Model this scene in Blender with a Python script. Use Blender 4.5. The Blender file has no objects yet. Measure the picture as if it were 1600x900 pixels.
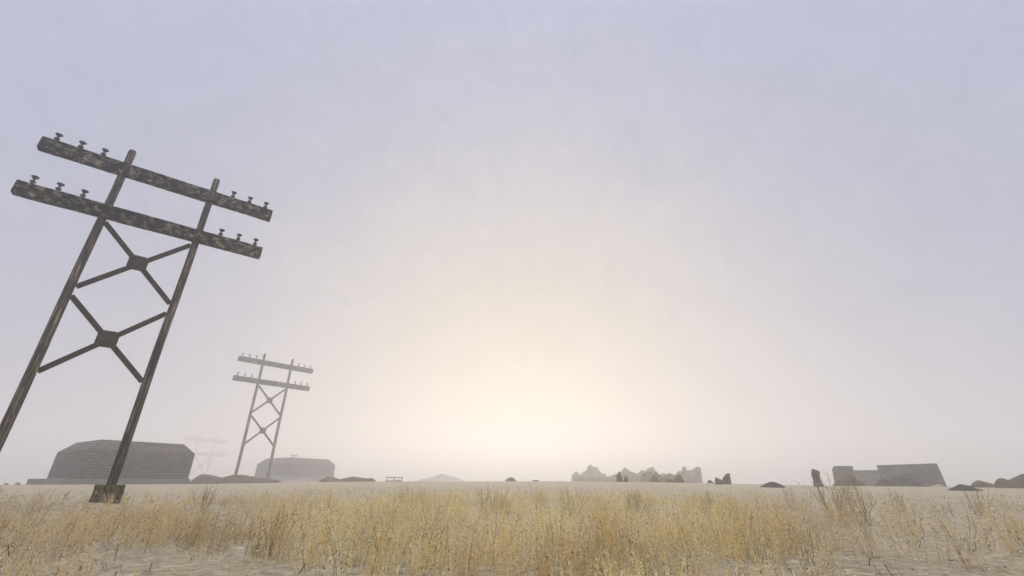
import bpy, bmesh, math, random
import numpy as np
from mathutils import Vector, Matrix, noise as mnoise

random.seed(7)
rng = np.random.default_rng(7)
scene = bpy.context.scene
col = scene.collection
R = math.radians

# ---------------------------------------------------------------- camera model
F_PX, PITCH, EYE = 671.0, R(24.23), 0.60     # focal length in photo pixels (1600 wide)


def ray(px, py):
    """unit-horizontal direction (dx, dy) and slope dz per metre of a photo pixel"""
    x, u = px - 800.0, 450.0 - py
    fy = F_PX * math.cos(PITCH) - u * math.sin(PITCH)
    z = F_PX * math.sin(PITCH) + u * math.cos(PITCH)
    h = math.hypot(x, fy)
    return x / h, fy / h, z / h


def at(px, py, D):
    dx, dy, s = ray(px, py)
    return Vector((dx * D, dy * D, EYE + s * D))


# ---------------------------------------------------------------- terrain
LINE = [(-600, 757.5), (0, 757.5), (300, 756.5), (400, 755), (500, 753.2), (600, 752.4), (850, 752), (1000, 753),
        (1180, 756.5), (1300, 759), (1400, 760), (1600, 762), (2300, 763)]
RC = 32.0
_az, _zc = [], []
for _k in range(len(LINE) - 1):
    for _t in np.linspace(0, 1, 12, endpoint=False):
        _x = LINE[_k][0] + (LINE[_k + 1][0] - LINE[_k][0]) * _t
        _y = LINE[_k][1] + (LINE[_k + 1][1] - LINE[_k][1]) * _t
        _dx, _dy, _s = ray(_x, _y)
        _az.append(math.atan2(_dx, _dy))
        _zc.append(EYE + _s * RC)
_az, _zc = np.array(_az), np.array(_zc)


def ground_z(x, y):
    x = np.asarray(x, float)
    y = np.asarray(y, float)
    r = np.hypot(x, y)
    az = np.arctan2(x, y)
    zc = np.interp(az, _az, _zc)
    back = np.clip((np.abs(az) - 1.2) / 0.9, 0, 1)
    zc = zc * (1 - back) + 0.25 * back
    t = np.clip((r - 6.5) / (RC - 6.5), 0, 1)
    z = zc * t * t * (3 - 2 * t)
    # soil banked up round the footings of the near utility frame
    for fx, fy in ((-7.68, 9.04), (-9.01, 7.98)):
        z = z + .19 * np.exp(-((x - fx) ** 2 + (y - fy) ** 2) / 1.5)
    b = np.maximum(r - RC, 0)
    z = z - 4.8 * (1 - np.exp(-(b / 75.0) ** 1.3))
    return z


def gz(x, y):
    return float(ground_z(x, y))


def ground_dist(px, py):
    dx, dy, s = ray(px, py)
    d = 2.0
    while d < RC:
        if EYE + s * d <= gz(dx * d, dy * d):
            return d
        d += 0.05
    return RC


# ---------------------------------------------------------------- helpers
def tag(o, label=None, cat=None, group=None, kind=None):
    if label: o['label'] = label
    if cat: o['category'] = cat
    if group: o['group'] = group
    if kind: o['kind'] = kind
    return o


def link(name, me, mat, parent=None):
    o = bpy.data.objects.new(name, me)
    col.objects.link(o)
    if mat is not None and not me.materials:
        me.materials.append(mat)
    if parent is not None:
        o.parent = parent
    return o


def bm_obj(name, bm, mat, parent=None, smooth=False, bevel=0):
    if bevel:
        bmesh.ops.bevel(bm, geom=[e for e in bm.edges], offset=bevel, segments=2, affect='EDGES', profile=.6)
    me = bpy.data.meshes.new(name)
    bm.normal_update()
    bm.to_mesh(me)
    bm.free()
    if smooth:
        for p in me.polygons: p.use_smooth = True
    return link(name, me, mat, parent)


def py_obj(name, verts, faces, mat, parent=None, smooth=False):
    me = bpy.data.meshes.new(name)
    me.from_pydata([tuple(v) for v in verts], [], faces)
    me.update()
    if smooth:
        for p in me.polygons: p.use_smooth = True
    return link(name, me, mat, parent)


def empty(name, loc, rz=0.0):
    o = bpy.data.objects.new(name, None)
    col.objects.link(o)
    o.location = loc
    o.rotation_euler = (0, 0, rz)
    o.empty_display_size = .2
    return o


def box_bm(x0, x1, y0, y1, z0, z1, bm=None):
    bm = bm or bmesh.new()
    m = Matrix.Translation(((x0 + x1) / 2, (y0 + y1) / 2, (z0 + z1) / 2)) @ Matrix.Diagonal((x1 - x0, y1 - y0, z1 - z0, 1))
    bmesh.ops.create_cube(bm, size=1, matrix=m)
    return bm


def plank_bm(a, b, w, t):
    """board from a to b in the x-z plane: width w across, thickness t along y"""
    a, b = Vector(a), Vector(b)
    d = b - a
    bm = bmesh.new()
    m = Matrix.Translation((a + b) / 2) @ Matrix.Rotation(-math.atan2(d.z, d.x), 4, 'Y') @ Matrix.Diagonal((d.length, t, w, 1))
    bmesh.ops.create_cube(bm, size=1, matrix=m)
    return bm


def lathe_bm(prof, n=14, bm=None, off=(0, 0, 0)):
    bm = bm or bmesh.new()
    rings = []
    for r, z in prof:
        rings.append([bm.verts.new((off[0] + r * math.cos(2 * math.pi * k / n), off[1] + r * math.sin(2 * math.pi * k / n), off[2] + z)) for k in range(n)])
    for a, b in zip(rings, rings[1:]):
        for k in range(n):
            bm.faces.new((a[k], a[(k + 1) % n], b[(k + 1) % n], b[k]))
    bm.faces.new(rings[0][::-1])
    bm.faces.new(rings[-1])
    return bm


# ---------------------------------------------------------------- materials
def new_mat(name):
    m = bpy.data.materials.new(name)
    m.use_nodes = True
    nt = m.node_tree
    b = nt.nodes['Principled BSDF']
    b.inputs['Roughness'].default_value = .9
    if 'Specular IOR Level' in b.inputs: b.inputs['Specular IOR Level'].default_value = .15
    return m, nt, b


def N(nt, t, **kw):
    n = nt.nodes.new(t)
    for k, v in kw.items():
        if k in n.inputs: n.inputs[k].default_value = v
        else: setattr(n, k, v)
    return n


def mapping(nt, scale, coord='Object'):
    tc = nt.nodes.new('ShaderNodeTexCoord')
    mp = nt.nodes.new('ShaderNodeMapping')
    mp.inputs['Scale'].default_value = scale
    nt.links.new(tc.outputs[coord], mp.inputs['Vector'])
    return mp.outputs['Vector']


def noise_tex(nt, vec, scale, detail=6, rough=.6, dist=0):
    n = nt.nodes.new('ShaderNodeTexNoise')
    n.inputs['Scale'].default_value = scale
    n.inputs['Detail'].default_value = detail
    n.inputs['Roughness'].default_value = rough
    n.inputs['Distortion'].default_value = dist
    nt.links.new(vec, n.inputs['Vector'])
    return n.outputs['Fac']


def ramp(nt, fac, stops):
    r = nt.nodes.new('ShaderNodeValToRGB')
    while len(r.color_ramp.elements) < len(stops): r.color_ramp.elements.new(.5)
    for e, (p, c) in zip(r.color_ramp.elements, stops):
        e.position = p
        e.color = (*c, 1)
    nt.links.new(fac, r.inputs['Fac'])
    return r.outputs['Color']


def mix(nt, fac, a, b, mode='MIX'):
    m = nt.nodes.new('ShaderNodeMix')
    m.data_type = 'RGBA'
    m.blend_type = mode
    for sock, v in ((m.inputs[0], fac), (m.inputs[6], a), (m.inputs[7], b)):
        if hasattr(v, 'is_output'): nt.links.new(v, sock)
        elif isinstance(v, (int, float)): sock.default_value = v
        else: sock.default_value = (*v, 1)
    return m.outputs[2]


def bump(nt, b, h, strength=.5, dist=.02):
    n = nt.nodes.new('ShaderNodeBump')
    n.inputs['Strength'].default_value = strength
    n.inputs['Distance'].default_value = dist
    nt.links.new(h, n.inputs['Height'])
    nt.links.new(n.outputs['Normal'], b.inputs['Normal'])


def mat_pole():
    m, nt, b = new_mat('weathered_pole_wood')
    v = mapping(nt, (9, 9, .55))
    f = noise_tex(nt, v, 2.2, 8, .65, .4)
    c1 = ramp(nt, f, [(.36, (.006, .005, .004)), (.47, (.03, .024, .018)), (.54, (.17, .125, .075)), (.66, (.54, .42, .28))])
    v2 = mapping(nt, (1, 1, .5))
    g = noise_tex(nt, v2, 2.0, 4, .6)
    c = mix(nt, ramp(nt, g, [(.38, (0, 0, 0)), (.62, (.8, .8, .8))]), c1, (.05, .043, .036))
    nt.links.new(c, b.inputs['Base Color'])
    bump(nt, b, f, .9, .03)
    return m


def mat_arm():
    m, nt, b = new_mat('cracked_crossarm_wood')
    v = mapping(nt, (.95, 1.0, 1.1))
    f = noise_tex(nt, v, 4.2, 10, .74, .3)
    vo = N(nt, 'ShaderNodeTexVoronoi')
    vo.feature = 'DISTANCE_TO_EDGE'
    vo.inputs['Scale'].default_value = 4.5
    va = mapping(nt, (1.1, 1.0, .75))
    wv = mix(nt, .22, va, None or (0, 0, 0)) if False else va
    nz = nt.nodes.new('ShaderNodeTexNoise')
    nz.inputs['Scale'].default_value = 5
    nt.links.new(va, nz.inputs['Vector'])
    vm = nt.nodes.new('ShaderNodeVectorMath')
    vm.operation = 'MULTIPLY_ADD'
    vm.inputs[1].default_value = (.5, .5, .5)
    nt.links.new(nz.outputs['Color'], vm.inputs[0])
    nt.links.new(va, vm.inputs[2])
    nt.links.new(vm.outputs[0], vo.inputs['Vector'])
    c1 = ramp(nt, f, [(.40, (.004, .0035, .003)), (.48, (.020, .017, .013)), (.53, (.10, .083, .055)), (.63, (.34, .285, .19))])
    crack = ramp(nt, vo.outputs['Distance'], [(.0, (.06, .06, .06)), (.05, (1, 1, 1))])
    c = mix(nt, 1.0, c1, crack, 'MULTIPLY')
    nt.links.new(c, b.inputs['Base Color'])
    bump(nt, b, f, .8, .03)
    return m


def mat_plain(name, lo, hi, scale=6, rough=.9, bs=.5, bd=.02, metal=0):
    m, nt, b = new_mat(name)
    v = mapping(nt, (1, 1, 1))
    f = noise_tex(nt, v, scale, 8, .65)
    c = ramp(nt, f, [(.35, lo), (.68, hi)])
    nt.links.new(c, b.inputs['Base Color'])
    b.inputs['Roughness'].default_value = rough
    b.inputs['Metallic'].default_value = metal
    bump(nt, b, f, bs, bd)
    return m


def mat_brick(name, ca, cb, mortar, bw=.55, bh=.2):
    m, nt, b = new_mat(name)
    tc = nt.nodes.new('ShaderNodeTexCoord')
    sep = nt.nodes.new('ShaderNodeSeparateXYZ')
    nt.links.new(tc.outputs['Object'], sep.inputs[0])
    geo = nt.nodes.new('ShaderNodeNewGeometry')
    add = nt.nodes.new('ShaderNodeMath')
    add.operation = 'ADD'
    nt.links.new(sep.outputs['X'], add.inputs[0])
    nt.links.new(sep.outputs['Y'], add.inputs[1])
    cmb = nt.nodes.new('ShaderNodeCombineXYZ')
    nt.links.new(add.outputs[0], cmb.inputs[0])
    nt.links.new(sep.outputs['Z'], cmb.inputs[1])
    br = nt.nodes.new('ShaderNodeTexBrick')
    br.inputs['Scale'].default_value = 1
    br.inputs['Brick Width'].default_value = bw
    br.inputs['Row Height'].default_value = bh
    br.inputs['Mortar Size'].default_value = .03
    br.inputs['Color1'].default_value = (*ca, 1)
    br.inputs['Color2'].default_value = (*cb, 1)
    br.inputs['Mortar'].default_value = (*mortar, 1)
    nt.links.new(cmb.outputs[0], br.inputs['Vector'])
    f = noise_tex(nt, tc.outputs['Object'], 1.3, 6, .6)
    c = mix(nt, 1, br.outputs['Color'], ramp(nt, f, [(.3, (.75, .75, .75)), (.7, (1.15, 1.13, 1.1))]), 'MULTIPLY')
    nt.links.new(c, b.inputs['Base Color'])
    inv = nt.nodes.new('ShaderNodeMath')
    inv.operation = 'SUBTRACT'
    inv.inputs[0].default_value = 1
    nt.links.new(br.outputs['Fac'], inv.inputs[1])
    bump(nt, b, inv.outputs[0], .7, .015)
    return m


def mat_ground():
    m, nt, b = new_mat('dry_stony_soil')
    v = mapping(nt, (1, 1, 1))
    big = noise_tex(nt, v, .12, 5, .6)
    mid = noise_tex(nt, v, .9, 7, .65)
    fine = noise_tex(nt, v, 11, 9, .72, .5)
    vo = N(nt, 'ShaderNodeTexVoronoi')
    vo.inputs['Scale'].default_value = 9
    vo.inputs['Randomness'].default_value = 1
    nt.links.new(v, vo.inputs['Vector'])
    c1 = ramp(nt, fine, [(.36, (.11, .088, .055)), (.44, (.29, .24, .15)), (.56, (.48, .405, .255)), (.68, (.80, .70, .50))])
    c2 = mix(nt, ramp(nt, mid, [(.35, (0, 0, 0)), (.65, (.6, .6, .6))]), c1, (.48, .39, .225))
    c3 = mix(nt, ramp(nt, big, [(.4, (0, 0, 0)), (.62, (.4, .4, .4))]), c2, (.47, .39, .24))
    nt.links.new(c3, b.inputs['Base Color'])
    ad = nt.nodes.new('ShaderNodeMath')
    ad.operation = 'MULTIPLY_ADD'
    ad.inputs[1].default_value = -.6
    nt.links.new(vo.outputs['Distance'], ad.inputs[0])
    nt.links.new(fine, ad.inputs[2])
    bump(nt, b, ad.outputs[0], 1.0, .05)
    return m


def mat_grass():
    m, nt, b = new_mat('dry_straw')
    a = nt.nodes.new('ShaderNodeAttribute')
    a.attribute_name = 'tint'
    b.inputs['Roughness'].default_value = .7
    nt.links.new(a.outputs['Color'], b.inputs['Base Color'])
    tr = nt.nodes.new('ShaderNodeBsdfTranslucent')
    nt.links.new(a.outputs['Color'], tr.inputs['Color'])
    ms = nt.nodes.new('ShaderNodeMixShader')
    ms.inputs[0].default_value = .5
    nt.links.new(b.outputs[0], ms.inputs[1])
    nt.links.new(tr.outputs[0], ms.inputs[2])
    nt.links.new(ms.outputs[0], nt.nodes['Material Output'].inputs['Surface'])
    return m


M_POLE, M_ARM = mat_pole(), mat_arm()
M_BRACE = mat_plain('dark_brace_wood', (.022, .015, .008), (.085, .058, .034), 9)
M_GUSSET = mat_plain('rusty_plate', (.022, .016, .011), (.085, .058, .04), 7, .7)
M_INSUL = mat_plain('grimy_insulator', (.03, .026, .026), (.10, .09, .088), 14, .45)
M_FOOT = mat_plain('mossy_footing', (.010, .007, .003), (.20, .165, .075), 13, .95, 1, .04)
M_BRICK = mat_brick('grey_brown_brick', (.15, .105, .07), (.06, .043, .029), (.014, .011, .008))
M_PLINTH = mat_plain('plinth_stone', (.15, .135, .105), (.22, .20, .16), 2)
M_CONC = mat_plain('bare_concrete', (.13, .11, .08), (.26, .225, .17), 1.2)
M_DIRT = mat_plain('bare_earth', (.085, .064, .036), (.17, .13, .072), 1.5, .95, .8, .08)
M_DIRT_DARK = mat_plain('dark_earth', (.035, .029, .018), (.095, .08, .045), 2.4, .95, .8, .08)
M_SAND = mat_plain('pale_sand', (.30, .25, .18), (.42, .36, .27), .6, .95, .5, .1)
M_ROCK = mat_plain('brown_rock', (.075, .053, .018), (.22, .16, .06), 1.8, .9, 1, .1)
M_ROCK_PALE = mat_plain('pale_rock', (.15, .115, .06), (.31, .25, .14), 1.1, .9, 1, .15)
M_STONE = mat_plain('post_stone', (.07, .055, .025), (.18, .145, .075), 3, .9, 1, .05)
M_GROUND, M_GRASS = mat_ground(), mat_grass()


# ---------------------------------------------------------------- ground
def build_ground():
    rs = np.concatenate([[0.4], np.arange(1, 12, .12), np.arange(12, 60, .5), np.geomspace(60, 2500, 60)])
    n = 480
    th = np.linspace(0, 2 * math.pi, n, endpoint=False)
    Rr, T = np.meshgrid(rs, th, indexing='ij')
    X, Y = Rr * np.sin(T), Rr * np.cos(T)
    Z = ground_z(X, Y)
    near = Rr < 26
    bumps = np.zeros_like(Z)
    ii = np.argwhere(near)
    for i, j in ii:
        p = Vector((X[i, j], Y[i, j], 0))
        bumps[i, j] = .05 * mnoise.noise(p * .6) + .022 * mnoise.noise(p * 2.3) + .010 * mnoise.noise(p * 7)
    Z = Z + bumps * np.clip((26 - Rr) / 8, 0, 1)
    verts = np.stack([X.ravel(), Y.ravel(), Z.ravel()], 1)
    k = len(rs)
    idx = np.arange(k * n).reshape(k, n)
    a, b_ = idx[:-1], idx[1:]
    quads = np.stack([a, np.roll(a, -1, 1), np.roll(b_, -1, 1), b_], -1).reshape(-1, 4)[:, ::-1]
    faces = quads.tolist() + [list(idx[0])[::-1]]
    o = py_obj('ground', verts, faces, M_GROUND, None, True)
    tag(o, 'dry stony desert ground with a low crest along the horizon', 'ground', kind='structure')


build_ground()


# ---------------------------------------------------------------- utility pole frame
SP, ZU, ZL, ZX1, ZX2, HB, HL, HA = 2.845, 11.045, 9.125, 7.43, 4.50, 1.282, 3.733, .237
INS = [3.42, 2.78, 2.14]


def make_frame():
    root = empty('utility_pole', (0, 0, 0))
    for s in (-1, 1):
        bm = bmesh.new()
        n = 20
        lv = [-1.0, 0, 2, 4, 6, 8, 10, 11.94, 12.0]
        rings = []
        for z in lv:
            r = .132 - .0012 * max(z, 0)
            if z == 12.0: r -= .02
            wob = .012 * math.sin(z * .9 + s)
            rings.append([bm.verts.new((s * SP / 2 + wob + r * math.cos(2 * math.pi * k / n) * (1 + .04 * math.sin(3 * k)),
                                        r * math.sin(2 * math.pi * k / n) * (1 + .04 * math.sin(3 * k)), z)) for k in range(n)])
        for a, b in zip(rings, rings[1:]):
            for k in range(n):
                bm.faces.new((a[k], a[(k + 1) % n], b[(k + 1) % n], b[k]))
        bm.faces.new(rings[-1])
        bm.faces.new(rings[0][::-1])
        bm_obj('pole', bm, M_POLE, root, True)
        fb = box_bm(s * SP / 2 - .36, s * SP / 2 + .36, -.36, .36, -1.0, -.045)
        bmesh.ops.subdivide_edges(fb, edges=fb.edges[:], cuts=7, use_grid_fill=True)
        for v in fb.verts:
            v.co += mnoise.noise_vector(v.co * 3.1) * .022 + mnoise.noise_vector(v.co * 9 + Vector((3, 1, s))) * .012
        bm_obj('footing', fb, M_FOOT, root)
    for z in (ZU, ZL):
        bm = box_bm(-HL, HL, -.2, .10, z - HA, z + HA)
        bmesh.ops.subdivide_edges(bm, edges=[e for e in bm.edges if abs(e.verts[0].co.x - e.verts[1].co.x) > 1], cuts=14)
        for v in bm.verts:
            v.co += Vector((0, .012 * mnoise.noise(v.co * 2.1), .014 * mnoise.noise(v.co * 1.7 + Vector((5, 0, z)))))
        arm = bm_obj('crossarm', bm, M_ARM, root)
        for u in [-i for i in INS] + INS[::-1]:
            prof = [(.05, -.02), (.045, .07), (.05, .085), (.105, .12), (.108, .14), (.095, .165), (.045, .20), (.038, .225),
                    (.05, .25), (.10, .30), (.135, .325), (.138, .345), (.11, .36), (.03, .365)]
            bm = lathe_bm([(a_ * .78, b_) for a_, b_ in prof], 16, off=(u, -.05, z + HA))
            bm_obj('insulator', bm, M_INSUL, arm, True)
    q = SP / 2 - .12
    for z in (ZX1, ZX2):
        for s, yo in ((1, -.03), (-1, .045)):
            bm_obj('brace', plank_bm((-q, yo, z + s * HB), (q, yo, z - s * HB), .165, .07), M_BRACE, root)
        g = .285
        c = .115
        prof = [(-g + c, -g), (g - c, -g), (g, -g + c), (g, g - c), (g - c, g), (-g + c, g), (-g, g - c), (-g, -g + c)]
        bm = bmesh.new()
        fr = [bm.verts.new((x, -.105, z + y)) for x, y in prof]
        bk = [bm.verts.new((x, -.068, z + y)) for x, y in prof]
        bm.faces.new(fr)
        bm.faces.new(bk[::-1])
        for k in range(8):
            bm.faces.new((fr[k], bk[k], bk[(k + 1) % 8], fr[(k + 1) % 8]))
        bmesh.ops.recalc_face_normals(bm, faces=bm.faces)
        bm_obj('gusset_plate', bm, M_GUSSET, root)
    return root


def copy_tree(o, parent=None):
    c = o.copy()
    col.objects.link(c)
    if parent is not None: c.parent = parent
    for ch in list(o.children): copy_tree(ch, c)
    return c


frame = make_frame()
GP = 'utility pole frames in a line across the plain'
tag(frame, 'nearest and largest twin-pole timber utility frame, dark against the sky at left', 'utility pole', GP)
k1 = .6
frame.location = (-13.91 * k1, 14.19 * k1, EYE - .06 * k1)
frame.scale = (k1,) * 3
frame.rotation_euler[2] = .6695
f2 = copy_tree(frame)
k2 = 1.15
f2.location = (-24.62 * k2, 44.4 * k2, EYE + .05 * k2)
f2.scale = (k2,) * 3
f2.rotation_euler[2] = .845
tag(f2, 'mid-distance twin-pole utility frame greyed by haze, standing left of the pale brick building', 'utility pole', GP)
f3 = copy_tree(frame)
k3 = 3.2
f3.location = (-46.067 * k3, 68.639 * k3, EYE - 5.431 * k3)
f3.scale = (k3,) * 3
f3.rotation_euler[2] = 1.349
tag(f3, 'faintest and farthest utility frame almost lost in haze beside the dark brick building', 'utility pole', GP)


# ---------------------------------------------------------------- brick buildings
def brick_building(fit, D0, D, label, plinth_ext, vents):
    az, yaw, W, Dp, zb, ze, zt, bev = fit
    k = D / D0
    W, Dp, bev = W * k, Dp * k, bev * k
    ze, zt, zb = [EYE + (z - EYE) * k for z in (ze, zt, zb)]
    gx, gy = math.sin(az) * D, math.cos(az) * D
    base = min(gz(gx, gy), gz(gx + W, gy + Dp)) - .8
    root = empty('brick_building', (gx, gy, 0), yaw)
    tag(root, label, 'building', 'brick buildings with chamfered tops')
    bm = box_bm(0, W, 0, Dp, base, ze)
    bmesh.ops.delete(bm, geom=[f for f in bm.faces if f.normal.z > .9], context='FACES')
    bm_obj('wall', bm, M_BRICK, root)
    v = [(0, 0, ze), (W, 0, ze), (W, Dp, ze), (0, Dp, ze), (bev, bev, zt), (W - bev, bev, zt), (W - bev, Dp - bev, zt), (bev, Dp - bev, zt)]
    fc = [(0, 1, 5, 4), (1, 2, 6, 5), (2, 3, 7, 6), (3, 0, 4, 7), (4, 5, 6, 7)]
    roof = py_obj('roof', v, fc, M_BRICK, root)
    e = plinth_ext
    bm_obj('plinth', box_bm(-e, W + .05, -.3, Dp + e, base - .2, zb + .02), M_PLINTH, root, bevel=.03)
    if vents:
        for i in range(3):
            bm = lathe_bm([(.06, -.05), (.06, .32), (.13, .36), (.13, .46), (.04, .5)], 10, off=(bev + .35 + .42 * i, bev + .35, zt))
            bm_obj('vent_pipe', bm, M_CONC, roof, True)
    return root


brick_building([-0.746, 1.0073, 7.0988, 7.0651, 0.7616, 2.7592, 3.5222, 0.7551], 46, 42,
               'larger darker brick building behind the near utility frame, with stone plinth', .8, False)
brick_building([-0.4499, 1.0431, 11.0598, 10.1813, 1.5484, 3.7582, 4.8975, 1.0698], 100, 88,
               'paler hazy brick building right of the mid-distance utility frame, three stubs on its top', .3, True)


# ---------------------------------------------------------------- mounds and rocks
def ridge(name, crest, D, depth, mat, label, cat, group=None, kind='mound', rough=.05, seed=0, flat=False):
    if kind == 'rock': rough *= .55
    if 32 < D < 56: D *= .85
    xs = np.array([c[0] for c in crest], float)
    ys = np.array([c[1] for c in crest], float)
    n = max(26, int((xs[-1] - xs[0]) * .9)) if kind == 'mound' else max(28, int((xs[-1] - xs[0]) * 1.6))
    n = min(n, 90)
    px = np.linspace(xs[0], xs[-1], n)
    py = np.interp(px, xs, ys)
    if kind == 'mound':
        py = np.convolve(np.r_[py[0], py, py[-1]], [.2, .6, .2], 'valid')
    mid = at((xs[0] + xs[-1]) / 2, ys.mean(), D)
    pts = [at(a, b, D) for a, b in zip(px, py)]
    base = min(min(gz(p.x, p.y) for p in pts), min(p.z for p in pts)) - .35
    hs = np.array([p.z - base for p in pts])
    hmax = hs.max()
    m = 19
    verts = []
    for p, h in zip(pts, hs):
        d = Vector((p.x, p.y, 0)).normalized()
        for j in range(m):
            v = -1 + 2 * j / (m - 1)
            if kind == 'mound':
                pr = (1 - abs(v) ** 1.6)
                w = depth * (.45 + .55 * h / hmax)
            else:
                pr = max(0, 1 - abs(v) ** 2.2) ** .75
                w = depth * (.62 + .38 * h / hmax)
            q = Vector((p.x, p.y, base)) + d * (v * w)
            q.z += h * pr
            s = q * (1.1 / max(.25, depth * .5)) + Vector((seed * 7.3, seed * 3.1, seed))
            nv = mnoise.noise_vector(s) + .5 * mnoise.noise_vector(s * 2.3)
            amp = rough * hmax * (1 - abs(v) ** 6)
            q += Vector((nv.x * amp * 1.2, nv.y * amp * 1.2, nv.z * amp * (.25 if abs(v) < .15 else 1)))
            verts.append(q - Vector((mid.x, mid.y, 0)))
    faces = []
    for i in range(n - 1):
        for j in range(m - 1):
            a = i * m + j
            faces.append((a, a + m, a + m + 1, a + 1))
    faces.append([j for j in range(m)])
    faces.append([(n - 1) * m + j for j in range(m)][::-1])
    o = py_obj(name, verts, faces, mat, None, not flat)
    o.location = (mid.x, mid.y, 0)
    tag(o, label, cat, group)
    return o


GM = 'earth mounds along the horizon'
GR = 'rocks and boulders along the horizon'


def mound(crest, D, depth, label, mat=None, seed=0):
    return ridge('earth_mound', crest, D, depth, mat or M_DIRT, label, 'mound', GM, 'mound', .05, seed)


def rock(crest, D, depth, label, mat=None, seed=0, rough=.1, name='boulder', cat='rock'):
    return ridge(name, crest, D, depth, mat or M_ROCK, label, cat, GR, 'rock', rough, seed, flat=True)


mound([(289, 759), (299, 750), (315, 740.5), (330, 742), (347, 746.5), (365, 742), (381, 742), (400, 745.5), (425, 748.5), (436, 751), (446, 757)],
      45, 2.6, 'long dark two-humped mound between the dark brick building and the pale one', M_DIRT, 1)
mound([(424, 757), (445, 750), (470, 748.5), (487, 747), (495, 751), (500, 757)], 49, 1.6,
      'low tan mound along the foot of the pale brick building', M_SAND, 2)
mound([(494, 757), (503, 749), (512, 744.5), (525, 747), (532, 748.5), (550, 744.5), (570, 747), (582, 747), (592, 755)], 46, 2,
      'two-humped brown mound just right of the pale brick building', M_DIRT, 3)
mound([(588, 756), (603, 751), (618, 750), (624, 749.5), (630, 753), (634, 756)], 60, 1.4, 'low mound under the small wooden rail', M_DIRT, 4)
mound([(632, 757), (660, 748), (678, 744), (688, 741.5), (700, 743), (715, 747), (742, 757)], 112, 9,
      'pale distant sand dune nearly lost in the bright haze', M_SAND, 5)
mound([(672, 752), (681, 743.4), (686, 741), (691, 740.2), (696, 741.6), (700, 743.6), (708, 752)], 128, 3, 'small darker heap peeping over the pale sand dune', M_DIRT_DARK, 6)
mound([(786, 756), (789, 751), (793, 747.2), (798, 745.6), (803, 747.3), (807, 751), (810, 756)], 52, .9,
      'small round dark mound near the middle of the horizon, the taller of a pair', M_DIRT_DARK, 7)
mound([(826, 756), (831, 751), (837, 749.4), (843, 751), (848, 756)], 52, .8, 'smallest flat dark mound just right of the round one', M_DIRT_DARK, 8)

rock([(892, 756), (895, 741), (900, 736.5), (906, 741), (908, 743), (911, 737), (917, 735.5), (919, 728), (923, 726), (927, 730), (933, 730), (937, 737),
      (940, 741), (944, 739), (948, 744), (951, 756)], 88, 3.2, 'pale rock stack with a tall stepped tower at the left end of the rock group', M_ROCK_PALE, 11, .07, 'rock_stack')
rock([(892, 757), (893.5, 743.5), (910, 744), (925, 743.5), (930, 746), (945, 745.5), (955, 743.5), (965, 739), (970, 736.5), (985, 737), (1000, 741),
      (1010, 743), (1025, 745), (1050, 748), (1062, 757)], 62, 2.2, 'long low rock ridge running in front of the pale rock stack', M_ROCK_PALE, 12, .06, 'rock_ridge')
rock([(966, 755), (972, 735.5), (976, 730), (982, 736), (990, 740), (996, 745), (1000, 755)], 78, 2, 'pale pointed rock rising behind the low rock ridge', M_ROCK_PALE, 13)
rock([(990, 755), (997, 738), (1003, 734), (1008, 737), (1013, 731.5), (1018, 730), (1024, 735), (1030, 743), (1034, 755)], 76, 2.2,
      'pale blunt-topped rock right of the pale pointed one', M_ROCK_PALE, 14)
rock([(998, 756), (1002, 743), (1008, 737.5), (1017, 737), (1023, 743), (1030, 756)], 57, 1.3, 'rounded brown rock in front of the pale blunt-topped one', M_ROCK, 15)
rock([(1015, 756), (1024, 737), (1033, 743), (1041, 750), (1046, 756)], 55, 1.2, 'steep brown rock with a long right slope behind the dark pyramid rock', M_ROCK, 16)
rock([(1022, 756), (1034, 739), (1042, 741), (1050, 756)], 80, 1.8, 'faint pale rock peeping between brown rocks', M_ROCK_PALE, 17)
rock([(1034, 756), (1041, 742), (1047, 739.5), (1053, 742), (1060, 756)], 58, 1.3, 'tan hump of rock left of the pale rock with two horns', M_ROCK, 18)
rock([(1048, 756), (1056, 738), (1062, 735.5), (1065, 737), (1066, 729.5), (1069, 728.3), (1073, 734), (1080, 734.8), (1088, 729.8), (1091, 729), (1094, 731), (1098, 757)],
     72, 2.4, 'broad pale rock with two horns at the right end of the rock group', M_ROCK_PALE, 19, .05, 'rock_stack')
rock([(963.5, 758), (964.5, 742), (967, 736.5), (969.5, 739), (972, 747), (974, 758)], 36, .45, 'tall upright dark boulder in front of the low rock ridge', M_ROCK, 20)
rock([(973.5, 758), (975.3, 748), (977.5, 742.5), (979.8, 745), (982, 758)], 35.5, .4, 'narrower boulder leaning on the tall upright one', M_ROCK, 21)
rock([(1010, 757), (1017, 747), (1021.5, 740.8), (1026, 747), (1034, 757)], 41, .9, 'dark pyramid-shaped boulder below the pale blunt-topped rock', M_ROCK, 22, .05)
rock([(1038, 757), (1041, 751), (1046.5, 747.5), (1051, 750), (1055, 757)], 42, .6, 'small dark boulder between the pyramid boulder and a larger one', M_ROCK, 23)
rock([(1050, 757), (1054, 745), (1058, 742), (1062, 740), (1066, 746), (1071, 757)], 41, .7, 'larger dark boulder below the pale rock with two horns', M_ROCK, 24)
rock([(1102, 758), (1105, 752.5), (1108.5, 749.5), (1112, 751.5), (1118, 757)], 39, .5, 'lowest dark boulder left of a boulder pair', M_ROCK, 25)
rock([(1117, 761), (1117.6, 747), (1119, 745.6), (1124, 748), (1128, 750), (1128.5, 761)], 33, .4, 'squat boulder leaning against a taller fin-shaped one', M_ROCK, 26, .06)
rock([(1124.5, 760), (1129, 747), (1134, 741), (1137.5, 738.8), (1140, 740.5), (1142.5, 760)], 34, .5, 'fin-shaped boulder with a pointed top, right of a squat one', M_ROCK, 27, .06)
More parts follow.
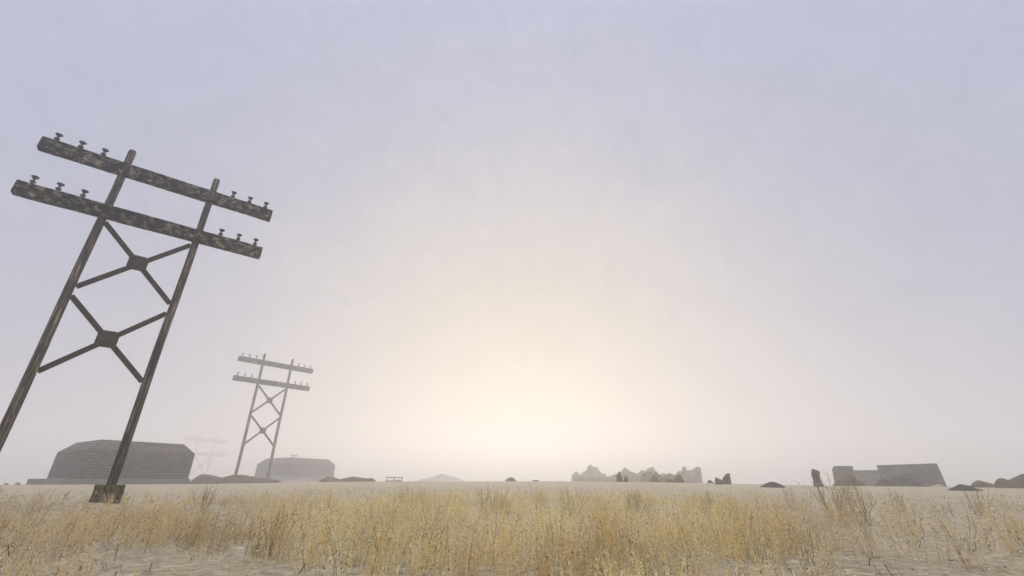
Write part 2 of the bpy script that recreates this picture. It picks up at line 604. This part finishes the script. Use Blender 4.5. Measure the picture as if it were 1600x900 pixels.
d = ground_dist(1207, 761.5)
mound([(1184, 763.5), (1188, 760), (1195, 755.5), (1204, 752.6), (1213, 753.6), (1222, 758), (1230, 763.5)], d, .75,
      'rounded dark mound standing alone left of the leaning stone post', M_DIRT_DARK, 28)
rock([(2, 760), (5, 757), (9, 754.8), (12, 755), (16, 760)], 39, .35, 'low dark stone at the far left edge of the horizon', M_ROCK, 29)
rock([(19.5, 760), (23, 756.5), (27, 754), (30, 753.8), (32, 760)], 39, .35, 'pointed dark stone near the far left edge', M_ROCK, 30)

# ------- ruin on the right, with mounds before it
mound([(1300, 761), (1306, 753), (1312, 748), (1321, 747), (1324, 743), (1327, 741), (1333, 744), (1340, 750), (1350, 756), (1356, 761)], 46, 1.4,
      'pointed mound in front of the low block of the ruin', M_DIRT_DARK, 31)
mound([(1364, 761), (1374, 751), (1381, 746.5), (1388, 750), (1394, 753), (1399, 761)], 45, 1, 'small mound in front of the middle of the ruin', M_DIRT_DARK, 32)
mound([(1388, 761), (1394, 750), (1399, 744.5), (1405, 743), (1419, 739), (1424, 741), (1433, 749), (1446, 761)], 44, 1.4,
      'flat-topped slanting mound in front of the tall slab of the ruin', M_DIRT_DARK, 33)
mound([(1450, 762), (1457, 758.4), (1464, 757), (1470, 757), (1478, 762)], 41, .6, 'faint low swell of earth at the foot of the tall slab', M_SAND, 34)
d = ground_dist(1508, 766.5)
mound([(1476, 767.5), (1484, 764), (1492, 760), (1501, 756.3), (1515, 759), (1526, 763), (1542, 767.5)], d, .8,
      'low dark mound with a peaked top in front of the right-hand ridge', M_DIRT_DARK, 35)
mound([(1513, 765), (1519, 756), (1524, 751.5), (1529, 750.3), (1540, 753), (1552, 756), (1560, 765)], 37, 1.1,
      'smooth brown mound left of the tallest right-hand mound', M_DIRT, 36)
mound([(1551, 765), (1556, 753), (1560, 747.8), (1564, 747), (1575, 750), (1585, 745.5), (1598, 740), (1607, 741), (1625, 750), (1645, 765)], 36, 1.6,
      'tallest right-hand mound, cut by the right edge of the picture', M_DIRT, 37)


def ruin():
    D = 45
    o = at(1300, 757, D)
    root = empty('ruined_building', (o.x, o.y, 0), 0)
    tag(root, 'ruined concrete building with low block, gap wall and tall sloping slab at right', 'ruin')
    base = gz(o.x, o.y) - 1.2

    def prism(name, poly, D, thick, back_in=0.0):
        """upright wall: outline corners seen at distance D, with real thickness behind"""
        f = []
        c = at(sum(p[0] for p in poly) / len(poly), 750, D)
        nrm = Vector((c.x, c.y, 0)).normalized()
        # intersect each corner's direction with the wall's own plane
        for px, py in poly:
            dx, dy, s = ray(px, py)
            t = (c.x * nrm.x + c.y * nrm.y) / (dx * nrm.x + dy * nrm.y)
            f.append(Vector((dx * t, dy * t, EYE + s * t)))
        bot = [v.copy() for v in f if False]
        lo = sorted(range(len(f)), key=lambda i: f[i].z)[:2]
        for i in lo: f[i].z = base
        f = [v - Vector((o.x, o.y, 0)) for v in f]
        b = [v + nrm * thick for v in f]
        n = len(f)
        faces = [list(range(n))[::-1], [n + i for i in range(n)]]
        for i in range(n): faces.append((i, (i + 1) % n, n + (i + 1) % n, n + i))
        bm = bmesh.new()
        vs = [bm.verts.new(v) for v in f + b]
        for fc in faces: bm.faces.new([vs[i] for i in fc])
        bmesh.ops.recalc_face_normals(bm, faces=bm.faces)
        return bm_obj(name, bm, M_CONC, root)
    prism('block', [(1301.5, 760), (1300, 733), (1303, 728.2), (1331.8, 728), (1334, 735), (1342, 760)], D, 3.0)
    prism('gap_wall', [(1322, 760), (1322, 735), (1390, 734.2), (1390, 760)], D + 11, .8)
    prism('slab', [(1382, 762), (1369.3, 727), (1463.5, 724), (1471.5, 741), (1482, 762)], D - 1.5, 1.6)


ruin()


def leaning_post():
    d = ground_dist(1279, 760.5)
    d = min(d, 29.5)
    b = at(1278.5, 760, d)
    t = at(1273, 733.5, d)
    h = t.z - b.z
    px = d * .0121
    right = Vector((b.y, -b.x, 0)).normalized()
    lean = (t - b).dot(right)
    w = .105 * d / 17
    root = empty('stone_post', (b.x, b.y, gz(b.x, b.y)), -math.atan2(b.x, b.y))
    zz = b.z - root.location.z
    lv = [(-.25, 1.05), (.15, 1.1), (.4, .98), (.62, 1.06), (.85, 1.0), (.93, .98), (1.0, .55)]
    bm = bmesh.new()
    rings = []
    for q, s in lv:
        cx = lean * q
        ring = []
        for k in range(7):
            a = 2 * math.pi * k / 7 + .3
            ring.append(bm.verts.new((cx + w * s * math.cos(a) * (1 + .12 * math.sin(5 * k + q * 9)), w * s * .9 * math.sin(a), zz + h * q - .04 * math.cos(a) * (q > .8))))
        rings.append(ring)
    for a, c in zip(rings, rings[1:]):
        for k in range(7): bm.faces.new((a[k], a[(k + 1) % 7], c[(k + 1) % 7], c[k]))
    bm.faces.new(rings[-1])
    bm.faces.new(rings[0][::-1])
    bmesh.ops.recalc_face_normals(bm, faces=bm.faces)
    tag(root, 'leaning stone post standing alone left of the ruin', 'post')
    bm_obj('shaft', bm, M_STONE, root)
    rock([(1273.5, 763), (1275, 755), (1278, 752.8), (1283, 754.5), (1287, 757.5), (1288.5, 763)], d - .35, .25,
         'small stone lying at the foot of the leaning post', M_STONE, 40, .08)


leaning_post()


def rail():
    D = 75
    a, b = at(604.8, 746.3, D), at(628.2, 746.3, D)
    d = b - a
    root = empty('wooden_rail', (a.x, a.y, 0), math.atan2(d.y, d.x))
    L = math.hypot(d.x, d.y)
    g = min(gz(a.x, a.y), gz(b.x, b.y)) - .4
    tag(root, 'small wooden rail on three posts above a low mound in the haze', 'fence')
    for x in (0.0, L / 2, L):
        bm_obj('post', box_bm(x - .07, x + .07, -.07, .07, g, a.z - .05), M_BRACE, root)
    bm_obj('rail', box_bm(-.15, L + .15, -.06, .06, a.z - .05, a.z + .1), M_BRACE, root)


rail()


# ---------------------------------------------------------------- dry grass
def build_grass():
    # candidate clumps over a wedge (wider than the view so a step to the side still works)
    n = 9000
    r = np.sqrt(rng.uniform(1.9 ** 2, 25 ** 2, n * 5))
    az = rng.uniform(-1.25, 1.25, n * 5)
    x, y = r * np.sin(az), r * np.cos(az)
    # apparent photo column of the ground point
    pz = np.array([0.5 + .5 * mnoise.noise(Vector((a * .55, b * .55, 3.3))) for a, b in zip(x, y)])
    deg = np.degrees(az)
    wob = np.array([mnoise.noise(Vector((a * .35, b * .35, 9.1))) for a, b in zip(x, y)])
    dg = deg + 9 * wob + np.clip((r - 6) * .5, -2, 3)
    dens = np.interp(dg, [-70, -42, -30, -22, 20, 27, 31, 34, 70], [.20, .20, .34, .85, .95, .72, .14, .05, .07])
    clus = np.clip((pz - .44) * 5.5, 0, 1)
    k = np.where(dens > .7, .10 + .90 * clus, .03 + 1.5 * clus ** 1.5)
    fade = np.clip((17 - r) / 10, 0, 1) ** 1.4
    keep = rng.uniform(0, 1, len(r)) < dens * k * fade * .95
    x, y, r, deg = x[keep], y[keep], r[keep], deg[keep]
    # thicker stands of weeds at the right and left
    ex, ey = [], []
    for px_, py_, cnt, sp in [(1320, 815, 9, .3), (1345, 790, 9, .5), (1400, 800, 10, .45), (1425, 838, 10, .22), (1360, 872, 8, .2), (1440, 826, 7, .2),
                              (1385, 782, 8, .5), (1475, 805, 4, .2), (1530, 830, 8, .25), (1556, 862, 8, .2), (1592, 875, 8, .2), (1210, 802, 8, .25),
                              (1255, 800, 5, .25), (1290, 832, 7, .25), (1585, 800, 7, .4), (1325, 862, 6, .15), (1500, 890, 6, .15), (1450, 885, 5, .15),
                              (15, 885, 9, .25), (70, 868, 8, .2), (40, 830, 8, .4), (120, 850, 7, .25), (90, 800, 7, .5), (190, 872, 8, .25), (1640, 850, 9, .3)]:
        d_ = ground_dist(px_, py_)
        dx_, dy_, _s2 = ray(px_, py_)
        for _q in range(max(2, int(cnt * .45))):
            ex.append(dx_ * d_ + random.gauss(0, sp * .7))
            ey.append(dy_ * d_ + random.gauss(0, sp))
    n0 = len(ex)
    tall_h = []
    for px_, py_, cnt, hh in [(613, 800, 2, .52), (655, 812, 2, .55), (755, 800, 3, .50), (772, 806, 2, .56), (842, 805, 2, .66), (900, 800, 3, .48), (905, 815, 2, .44),
                              (992, 800, 4, .48), (1000, 812, 3, .46), (1095, 800, 3, .44), (1132, 812, 3, .44), (1240, 800, 2, .5), (1322, 812, 2, .74), (1338, 806, 2, .84),
                              (1346, 815, 2, .72), (1405, 800, 2, .5), (1545, 806, 2, .46), (50, 840, 2, .5), (330, 800, 2, .5), (500, 830, 3, .42),
                              (440, 850, 5, .36), (425, 870, 4, .38)]:
        d_ = ground_dist(px_, py_)
        dx_, dy_, _s2 = ray(px_, py_)
        for _q in range(cnt):
            ex.append(dx_ * d_ + random.gauss(0, .09))
            ey.append(dy_ * d_ + random.gauss(0, .09))
            tall_h.append(hh * random.uniform(.9, 1.08))
    ne = len(ex)
    x, y = np.r_[x, ex], np.r_[y, ey]
    r, deg = np.hypot(x, y), np.degrees(np.arctan2(x, y))
    nc = len(x)
    # stems per clump
    ns = rng.integers(4, 13, nc)
    ci = np.repeat(np.arange(nc), ns)
    m = len(ci)
    spread = rng.uniform(.02, .10, nc)[ci]
    bx = x[ci] + rng.normal(0, 1, m) * spread
    by = y[ci] + rng.normal(0, 1, m) * spread
    bz = ground_z(bx, by) - .03
    hn = np.array([mnoise.noise(Vector((a * .9, b * .9, 21.7))) for a, b in zip(x, y)])
    hc = np.clip(rng.normal(.295, .075, nc) + .15 * hn, .12, .6)
    tall = rng.uniform(0, 1, nc) < .06
    hc[tall] += rng.uniform(.08, .22, tall.sum())
    hc[-ne:] = np.clip(rng.normal(.40, .06, ne), .25, .55)

    hc = hc * np.clip(1.18 - .032 * r, .72, 1.1)
    hc[-len(tall_h):] = tall_h
    hc = np.minimum(hc, .30 + .12 * np.clip(r - 2.6, 0, 9))
    h = hc[ci] * rng.uniform(.55, 1.12, m)
    la = rng.uniform(0, 2 * math.pi, nc)[ci] + rng.normal(0, .9, m)
    lm = np.abs(rng.normal(0, .13, m)) + rng.uniform(0, .12, nc)[ci]
    lean = np.stack([np.cos(la) * lm + .03, np.sin(la) * lm, np.ones(m)], 1)
    lean /= np.linalg.norm(lean, axis=1, keepdims=True)
    bend = np.stack([np.cos(la + .5), np.sin(la + .5), -.35 * np.ones(m)], 1) * (np.abs(rng.normal(0, .10, m)) + (rng.uniform(0, 1, m) < .05) * rng.uniform(.3, .9, m))[:, None]
    base = np.stack([bx, by, bz], 1)

    def pt(i, t):
        return base[i] + lean[i] * (h[i] * t)[:, None] + bend[i] * (h[i] * t * t)[:, None]
    # colours (albedo plus painted glow falloff): straw, greyer to both sides, some reddish, some dark
    cc = rng.uniform(0, 1, nc)
    pal = np.array([[.90, .70, .34], [.90, .77, .46], [.88, .66, .30], [.84, .71, .46], [.86, .64, .33]])
    pc = pal[np.searchsorted([.36, .64, .82, .93], cc)]
    grey = np.clip((np.abs(deg - 1) - 20) / 14, 0, 1)[:, None] * .5  # glow haze fading to the sides, painted into the straw colour
    pc = pc * (1 - grey) + np.array([.50, .41, .27]) * grey
    tone = np.array([mnoise.noise(Vector((a * .8, b * .8, 40.2))) for a, b in zip(x, y)])
    pc = pc * np.clip(1.0 + .4 * tone, .72, 1.12)[:, None]
    red = np.array([mnoise.noise(Vector((a * .6, b * .6, 77.7))) for a, b in zip(x, y)])
    pc = pc * np.stack([np.ones(nc), 1 - .12 * np.clip(red, 0, 1), 1 - .28 * np.clip(red, 0, 1)], 1)
    weed = ci >= nc - len(tall_h)
    V, Q, C = [], [], []
    off = 0

    def add(v4, c):
        nonlocal off
        k = len(v4)
        V.append(v4.reshape(-1, 3))
        Q.append((np.arange(k * 4).reshape(k, 4) + off))
        C.append(np.repeat(c, 4, axis=0))
        off += k * 4
    allm = np.arange(m)
    view = -np.stack([bx, by], 1) / np.hypot(bx, by)[:, None]
    side = np.stack([-view[:, 1], view[:, 0], np.zeros(m)], 1)
    ra = rng.normal(0, .7, m)
    sd = np.stack([side[:, 0] * np.cos(ra) - side[:, 1] * np.sin(ra), side[:, 0] * np.sin(ra) + side[:, 1] * np.cos(ra), np.zeros(m)], 1)
    w0 = rng.uniform(.0016, .0034, m)
    stemc = pc[ci] * rng.uniform(.75, 1.1, (m, 1))
    dark = rng.uniform(0, 1, m) < .10
    stemc[dark] *= .3
    stemc[weed] *= .5
    w0[weed] *= 1.6
    seg = [0, .35, .7, 1.0]
    for t0, t1 in zip(seg, seg[1:]):
        a, b = pt(allm, np.full(m, t0)), pt(allm, np.full(m, t1))
        wa, wb = (w0 * (1 - .6 * t0))[:, None], (w0 * (1 - .6 * t1))[:, None]
        add(np.stack([a - sd * wa, a + sd * wa, b + sd * wb, b - sd * wb], 1), stemc)
    # side leaflets and seed husks
    nl = 22
    li = np.repeat(allm, nl)
    M = len(li)
    t = rng.beta(1.6, 1.25, M) * .92 + .08
    p = pt(li, t)
    a2 = rng.uniform(0, 2 * math.pi, M)
    up = rng.uniform(.2, 1.7, M)
    dr = np.stack([np.cos(a2), np.sin(a2), up], 1)
    dr /= np.linalg.norm(dr, axis=1, keepdims=True)
    L = rng.uniform(.008, .036, M) * (1.1 - .4 * t)
    wd = rng.uniform(.0014, .0042, M)
    wl = weed[li]
    wd[wl] *= 1.7
    rv = rng.normal(0, 1, (M, 3))
    s2 = np.cross(dr, rv)
    s2 /= np.linalg.norm(s2, axis=1, keepdims=True) + 1e-9
    q = p + dr * L[:, None]
    mid = p + dr * (L * .5)[:, None]
    add(np.stack([p, mid + s2 * wd[:, None], q, mid - s2 * wd[:, None]], 1),
        pc[ci][li] * np.where(wl, .6, 1.0)[:, None] * np.where(rng.uniform(0, 1, (M, 1)) < .08, .2, 1) * rng.uniform(.6, 1.4, (M, 1)))
    # side branches on the bigger stems, with husks
    big = allm[h > .33]
    big = np.repeat(big, 2)
    B = len(big)
    t = rng.uniform(.25, .75, B)
    p = pt(big, t)
    a2 = rng.uniform(0, 2 * math.pi, B)
    dr = np.stack([np.cos(a2) * .45, np.sin(a2) * .45, np.ones(B)], 1)
    dr /= np.linalg.norm(dr, axis=1, keepdims=True)
    L = h[big] * rng.uniform(.2, .45, B)
    q = p + dr * L[:, None]
    ww = .0016
    add(np.stack([p - sd[big] * ww, p + sd[big] * ww, q + sd[big] * ww * .5, q - sd[big] * ww * .5], 1), stemc[big])
    hb = np.repeat(np.arange(B), 6)
    H = len(hb)
    tt = rng.uniform(.3, 1.05, H)
    p = p[hb] + dr[hb] * (L[hb] * tt)[:, None] + rng.normal(0, .004, (H, 3))
    d3 = dr[hb] + rng.normal(0, .35, (H, 3))
    d3 /= np.linalg.norm(d3, axis=1, keepdims=True)
    LL = rng.uniform(.008, .022, H)
    s3 = np.cross(d3, rng.normal(0, 1, (H, 3)))
    s3 /= np.linalg.norm(s3, axis=1, keepdims=True) + 1e-9
    mid = p + d3 * (LL * .5)[:, None]
    wd = rng.uniform(.002, .0045, H)[:, None]
    add(np.stack([p, mid + s3 * wd, p + d3 * LL[:, None], mid - s3 * wd], 1),
        pc[ci][big][hb] * np.where(rng.uniform(0, 1, (H, 1)) < .15, .25, 1) * rng.uniform(.6, 1.3, (H, 1)))
    # dead straw lying on the soil and short stubble
    K = 42000
    lr = np.sqrt(rng.uniform(2.9 ** 2, 20 ** 2, K))
    laz = rng.uniform(-1.2, 1.2, K)
    p = np.stack([lr * np.sin(laz), lr * np.cos(laz), np.zeros(K)], 1)
    p[:, 2] = ground_z(p[:, 0], p[:, 1]) + rng.uniform(-.03, .05, K)
    a2 = rng.uniform(0, 2 * math.pi, K)
    dr = np.stack([np.cos(a2), np.sin(a2), np.where(rng.uniform(0, 1, K) < .35, rng.uniform(.5, 2.5, K), rng.uniform(-.1, .25, K))], 1)
    dr /= np.linalg.norm(dr, axis=1, keepdims=True)
    q = p + dr * rng.uniform(.03, .13, K)[:, None]
    s4 = np.cross(dr, np.array([0, 0, 1.0]) + rng.normal(0, .3, (K, 3)))
    s4 /= np.linalg.norm(s4, axis=1, keepdims=True) + 1e-9
    s4 *= rng.uniform(.0015, .004, K)[:, None]
    add(np.stack([p - s4, p + s4, q + s4, q - s4], 1), pal[rng.integers(0, 5, K)] * np.where(rng.uniform(0, 1, (K, 1)) < .3, .25, 1) * rng.uniform(.5, 1.05, (K, 1)))
    V = np.concatenate(V).astype(np.float32)
    Q = np.concatenate(Q).astype(np.int32)
    C = np.clip(np.concatenate(C), 0, .9).astype(np.float32)
    me = bpy.data.meshes.new('grass')
    me.vertices.add(len(V))
    me.vertices.foreach_set('co', V.ravel())
    me.loops.add(Q.size)
    me.loops.foreach_set('vertex_index', Q.ravel())
    me.polygons.add(len(Q))
    me.polygons.foreach_set('loop_start', np.arange(0, Q.size, 4, dtype=np.int32))
    me.polygons.foreach_set('loop_total', np.full(len(Q), 4, dtype=np.int32))
    at_ = me.color_attributes.new('tint', 'FLOAT_COLOR', 'POINT')
    at_.data.foreach_set('color', np.concatenate([C, np.ones((len(C), 1), np.float32)], 1).ravel())
    me.update()
    o = link('grass', me, M_GRASS)
    tag(o, 'tall dry straw-coloured grass and weeds across the foreground', 'grass', kind='stuff')
    print('GRASS clumps', nc, 'stems', m, 'quads', len(Q))


build_grass()

# ---------------------------------------------------------------- haze
hz = bm_obj('haze', box_bm(-2600, 2600, -2600, 2600, -19, 22.5), None)
tag(hz, 'pale dusty haze hanging over the whole plain', 'haze', kind='stuff')
HM = bpy.data.materials.new('dusty_air')
HM.use_nodes = True
nt = HM.node_tree
nt.nodes.clear()
ov = nt.nodes.new('ShaderNodeOutputMaterial')
pv = nt.nodes.new('ShaderNodeVolumePrincipled')
pv.inputs['Color'].default_value = (.99, .984, .978, 1)
pv.inputs['Density'].default_value = .0089
pv.inputs['Anisotropy'].default_value = .58
nt.links.new(pv.outputs[0], ov.inputs['Volume'])
hz.data.materials.append(HM)

# ---------------------------------------------------------------- sky and sun
SUN_AZ, SUN_EL = R(1.6), R(6.8)
sdir = Vector((math.sin(SUN_AZ) * math.cos(SUN_EL), math.cos(SUN_AZ) * math.cos(SUN_EL), math.sin(SUN_EL)))
w = bpy.data.worlds.new('World')
scene.world = w
w.use_nodes = True
nt = w.node_tree
nt.nodes.clear()
out = nt.nodes.new('ShaderNodeOutputWorld')
bg = nt.nodes.new('ShaderNodeBackground')
bg.inputs['Strength'].default_value = .05
sky = nt.nodes.new('ShaderNodeTexSky')
sky.sky_type = 'NISHITA'
sky.sun_disc = False
sky.sun_elevation = SUN_EL
sky.sun_rotation = SUN_AZ
sky.dust_density = 6
sky.air_density = 1.0
nt.links.new(sky.outputs[0], bg.inputs['Color'])
# veil of thin high cloud / dust in the sky: brightest round the sun
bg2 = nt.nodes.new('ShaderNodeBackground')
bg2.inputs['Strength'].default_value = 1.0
tc = nt.nodes.new('ShaderNodeTexCoord')
nrm = nt.nodes.new('ShaderNodeVectorMath')
nrm.operation = 'NORMALIZE'
nt.links.new(tc.outputs['Generated'], nrm.inputs[0])
dot = nt.nodes.new('ShaderNodeVectorMath')
dot.operation = 'DOT_PRODUCT'
dot.inputs[1].default_value = sdir
nt.links.new(nrm.outputs[0], dot.inputs[0])
acos = nt.nodes.new('ShaderNodeMath')
acos.operation = 'ARCCOSINE'
nt.links.new(dot.outputs['Value'], acos.inputs[0])
n1 = noise_tex(nt, nrm.outputs[0], 7.5, 9, .66, .9)
ma = nt.nodes.new('ShaderNodeMath')
ma.operation = 'MULTIPLY_ADD'
ma.inputs[1].default_value = .26
nt.links.new(n1, ma.inputs[0])
nt.links.new(acos.outputs[0], ma.inputs[2])
sub = nt.nodes.new('ShaderNodeMath')
sub.operation = 'MULTIPLY_ADD'
sub.inputs[1].default_value = 1 / math.pi
sub.inputs[2].default_value = -.13 / math.pi
nt.links.new(ma.outputs[0], sub.inputs[0])


def lin(c):
    return tuple(((v / 255 + .055) / 1.055) ** 2.4 if v > 10 else v / 255 / 12.92 for v in c)


EXPO = .45


def st(deg, c, k=1.0):
    return (deg / 180, tuple(v * k / (2 ** EXPO) / .93 for v in lin(c)))


veil = ramp(nt, sub.outputs[0], [st(0, (243, 230, 207), .63), st(7, (241, 229, 208), .67), st(15, (232, 222, 208), .745), st(27, (216, 209, 207), .845),
                                 st(40, (199, 197, 210), .81), st(50, (188, 190, 210), .80), st(60, (183, 187, 210), .84), st(85, (186, 190, 210), .9), st(180, (190, 194, 210), .9)])
# added fill: sky above the view boosted to light ground and grass
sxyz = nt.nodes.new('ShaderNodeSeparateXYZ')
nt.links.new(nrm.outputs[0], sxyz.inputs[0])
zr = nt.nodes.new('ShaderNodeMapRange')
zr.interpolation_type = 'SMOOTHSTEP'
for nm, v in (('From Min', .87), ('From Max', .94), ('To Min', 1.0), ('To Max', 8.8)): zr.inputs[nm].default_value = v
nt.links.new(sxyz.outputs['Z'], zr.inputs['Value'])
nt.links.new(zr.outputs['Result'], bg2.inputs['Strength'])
n2 = noise_tex(nt, nrm.outputs[0], 13, 8, .65, 1.2)
veil = mix(nt, 1.0, veil, ramp(nt, n2, [(.3, (.945, .945, .95)), (.7, (1.055, 1.055, 1.05))]), 'MULTIPLY')
nt.links.new(veil, bg2.inputs['Color'])
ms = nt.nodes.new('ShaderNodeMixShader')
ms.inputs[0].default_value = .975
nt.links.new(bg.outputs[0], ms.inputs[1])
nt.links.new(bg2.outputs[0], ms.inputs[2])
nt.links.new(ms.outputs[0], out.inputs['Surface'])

sl = bpy.data.lights.new('sun', 'SUN')
sl.energy = 1.3
sl.angle = R(10)
sl.color = (1.0, .85, .62)
so = bpy.data.objects.new('sun', sl)
col.objects.link(so)
so.rotation_euler = (-sdir).to_track_quat('-Z', 'Y').to_euler()

# ---------------------------------------------------------------- camera, render settings
cd = bpy.data.cameras.new('camera')
cd.sensor_width = 36
cd.lens = 36 * F_PX / 1600
cd.clip_start = .05
cd.clip_end = 8000
cam = bpy.data.objects.new('camera', cd)
col.objects.link(cam)
cam.location = (0, 0, EYE)
cam.rotation_euler = (math.pi / 2 + PITCH, 0, 0)
scene.camera = cam
vs = scene.view_settings
vs.view_transform = 'Standard'
vs.look = 'None'
vs.exposure = EXPO
vs.gamma = 1
vs.use_curve_mapping = False
scene.cycles.use_denoising = True
scene.cycles.max_bounces = 12
scene.cycles.volume_bounces = 8
scene.cycles.diffuse_bounces = 8
scene.cycles.transmission_bounces = 8
scene.cycles.transparent_max_bounces = 12
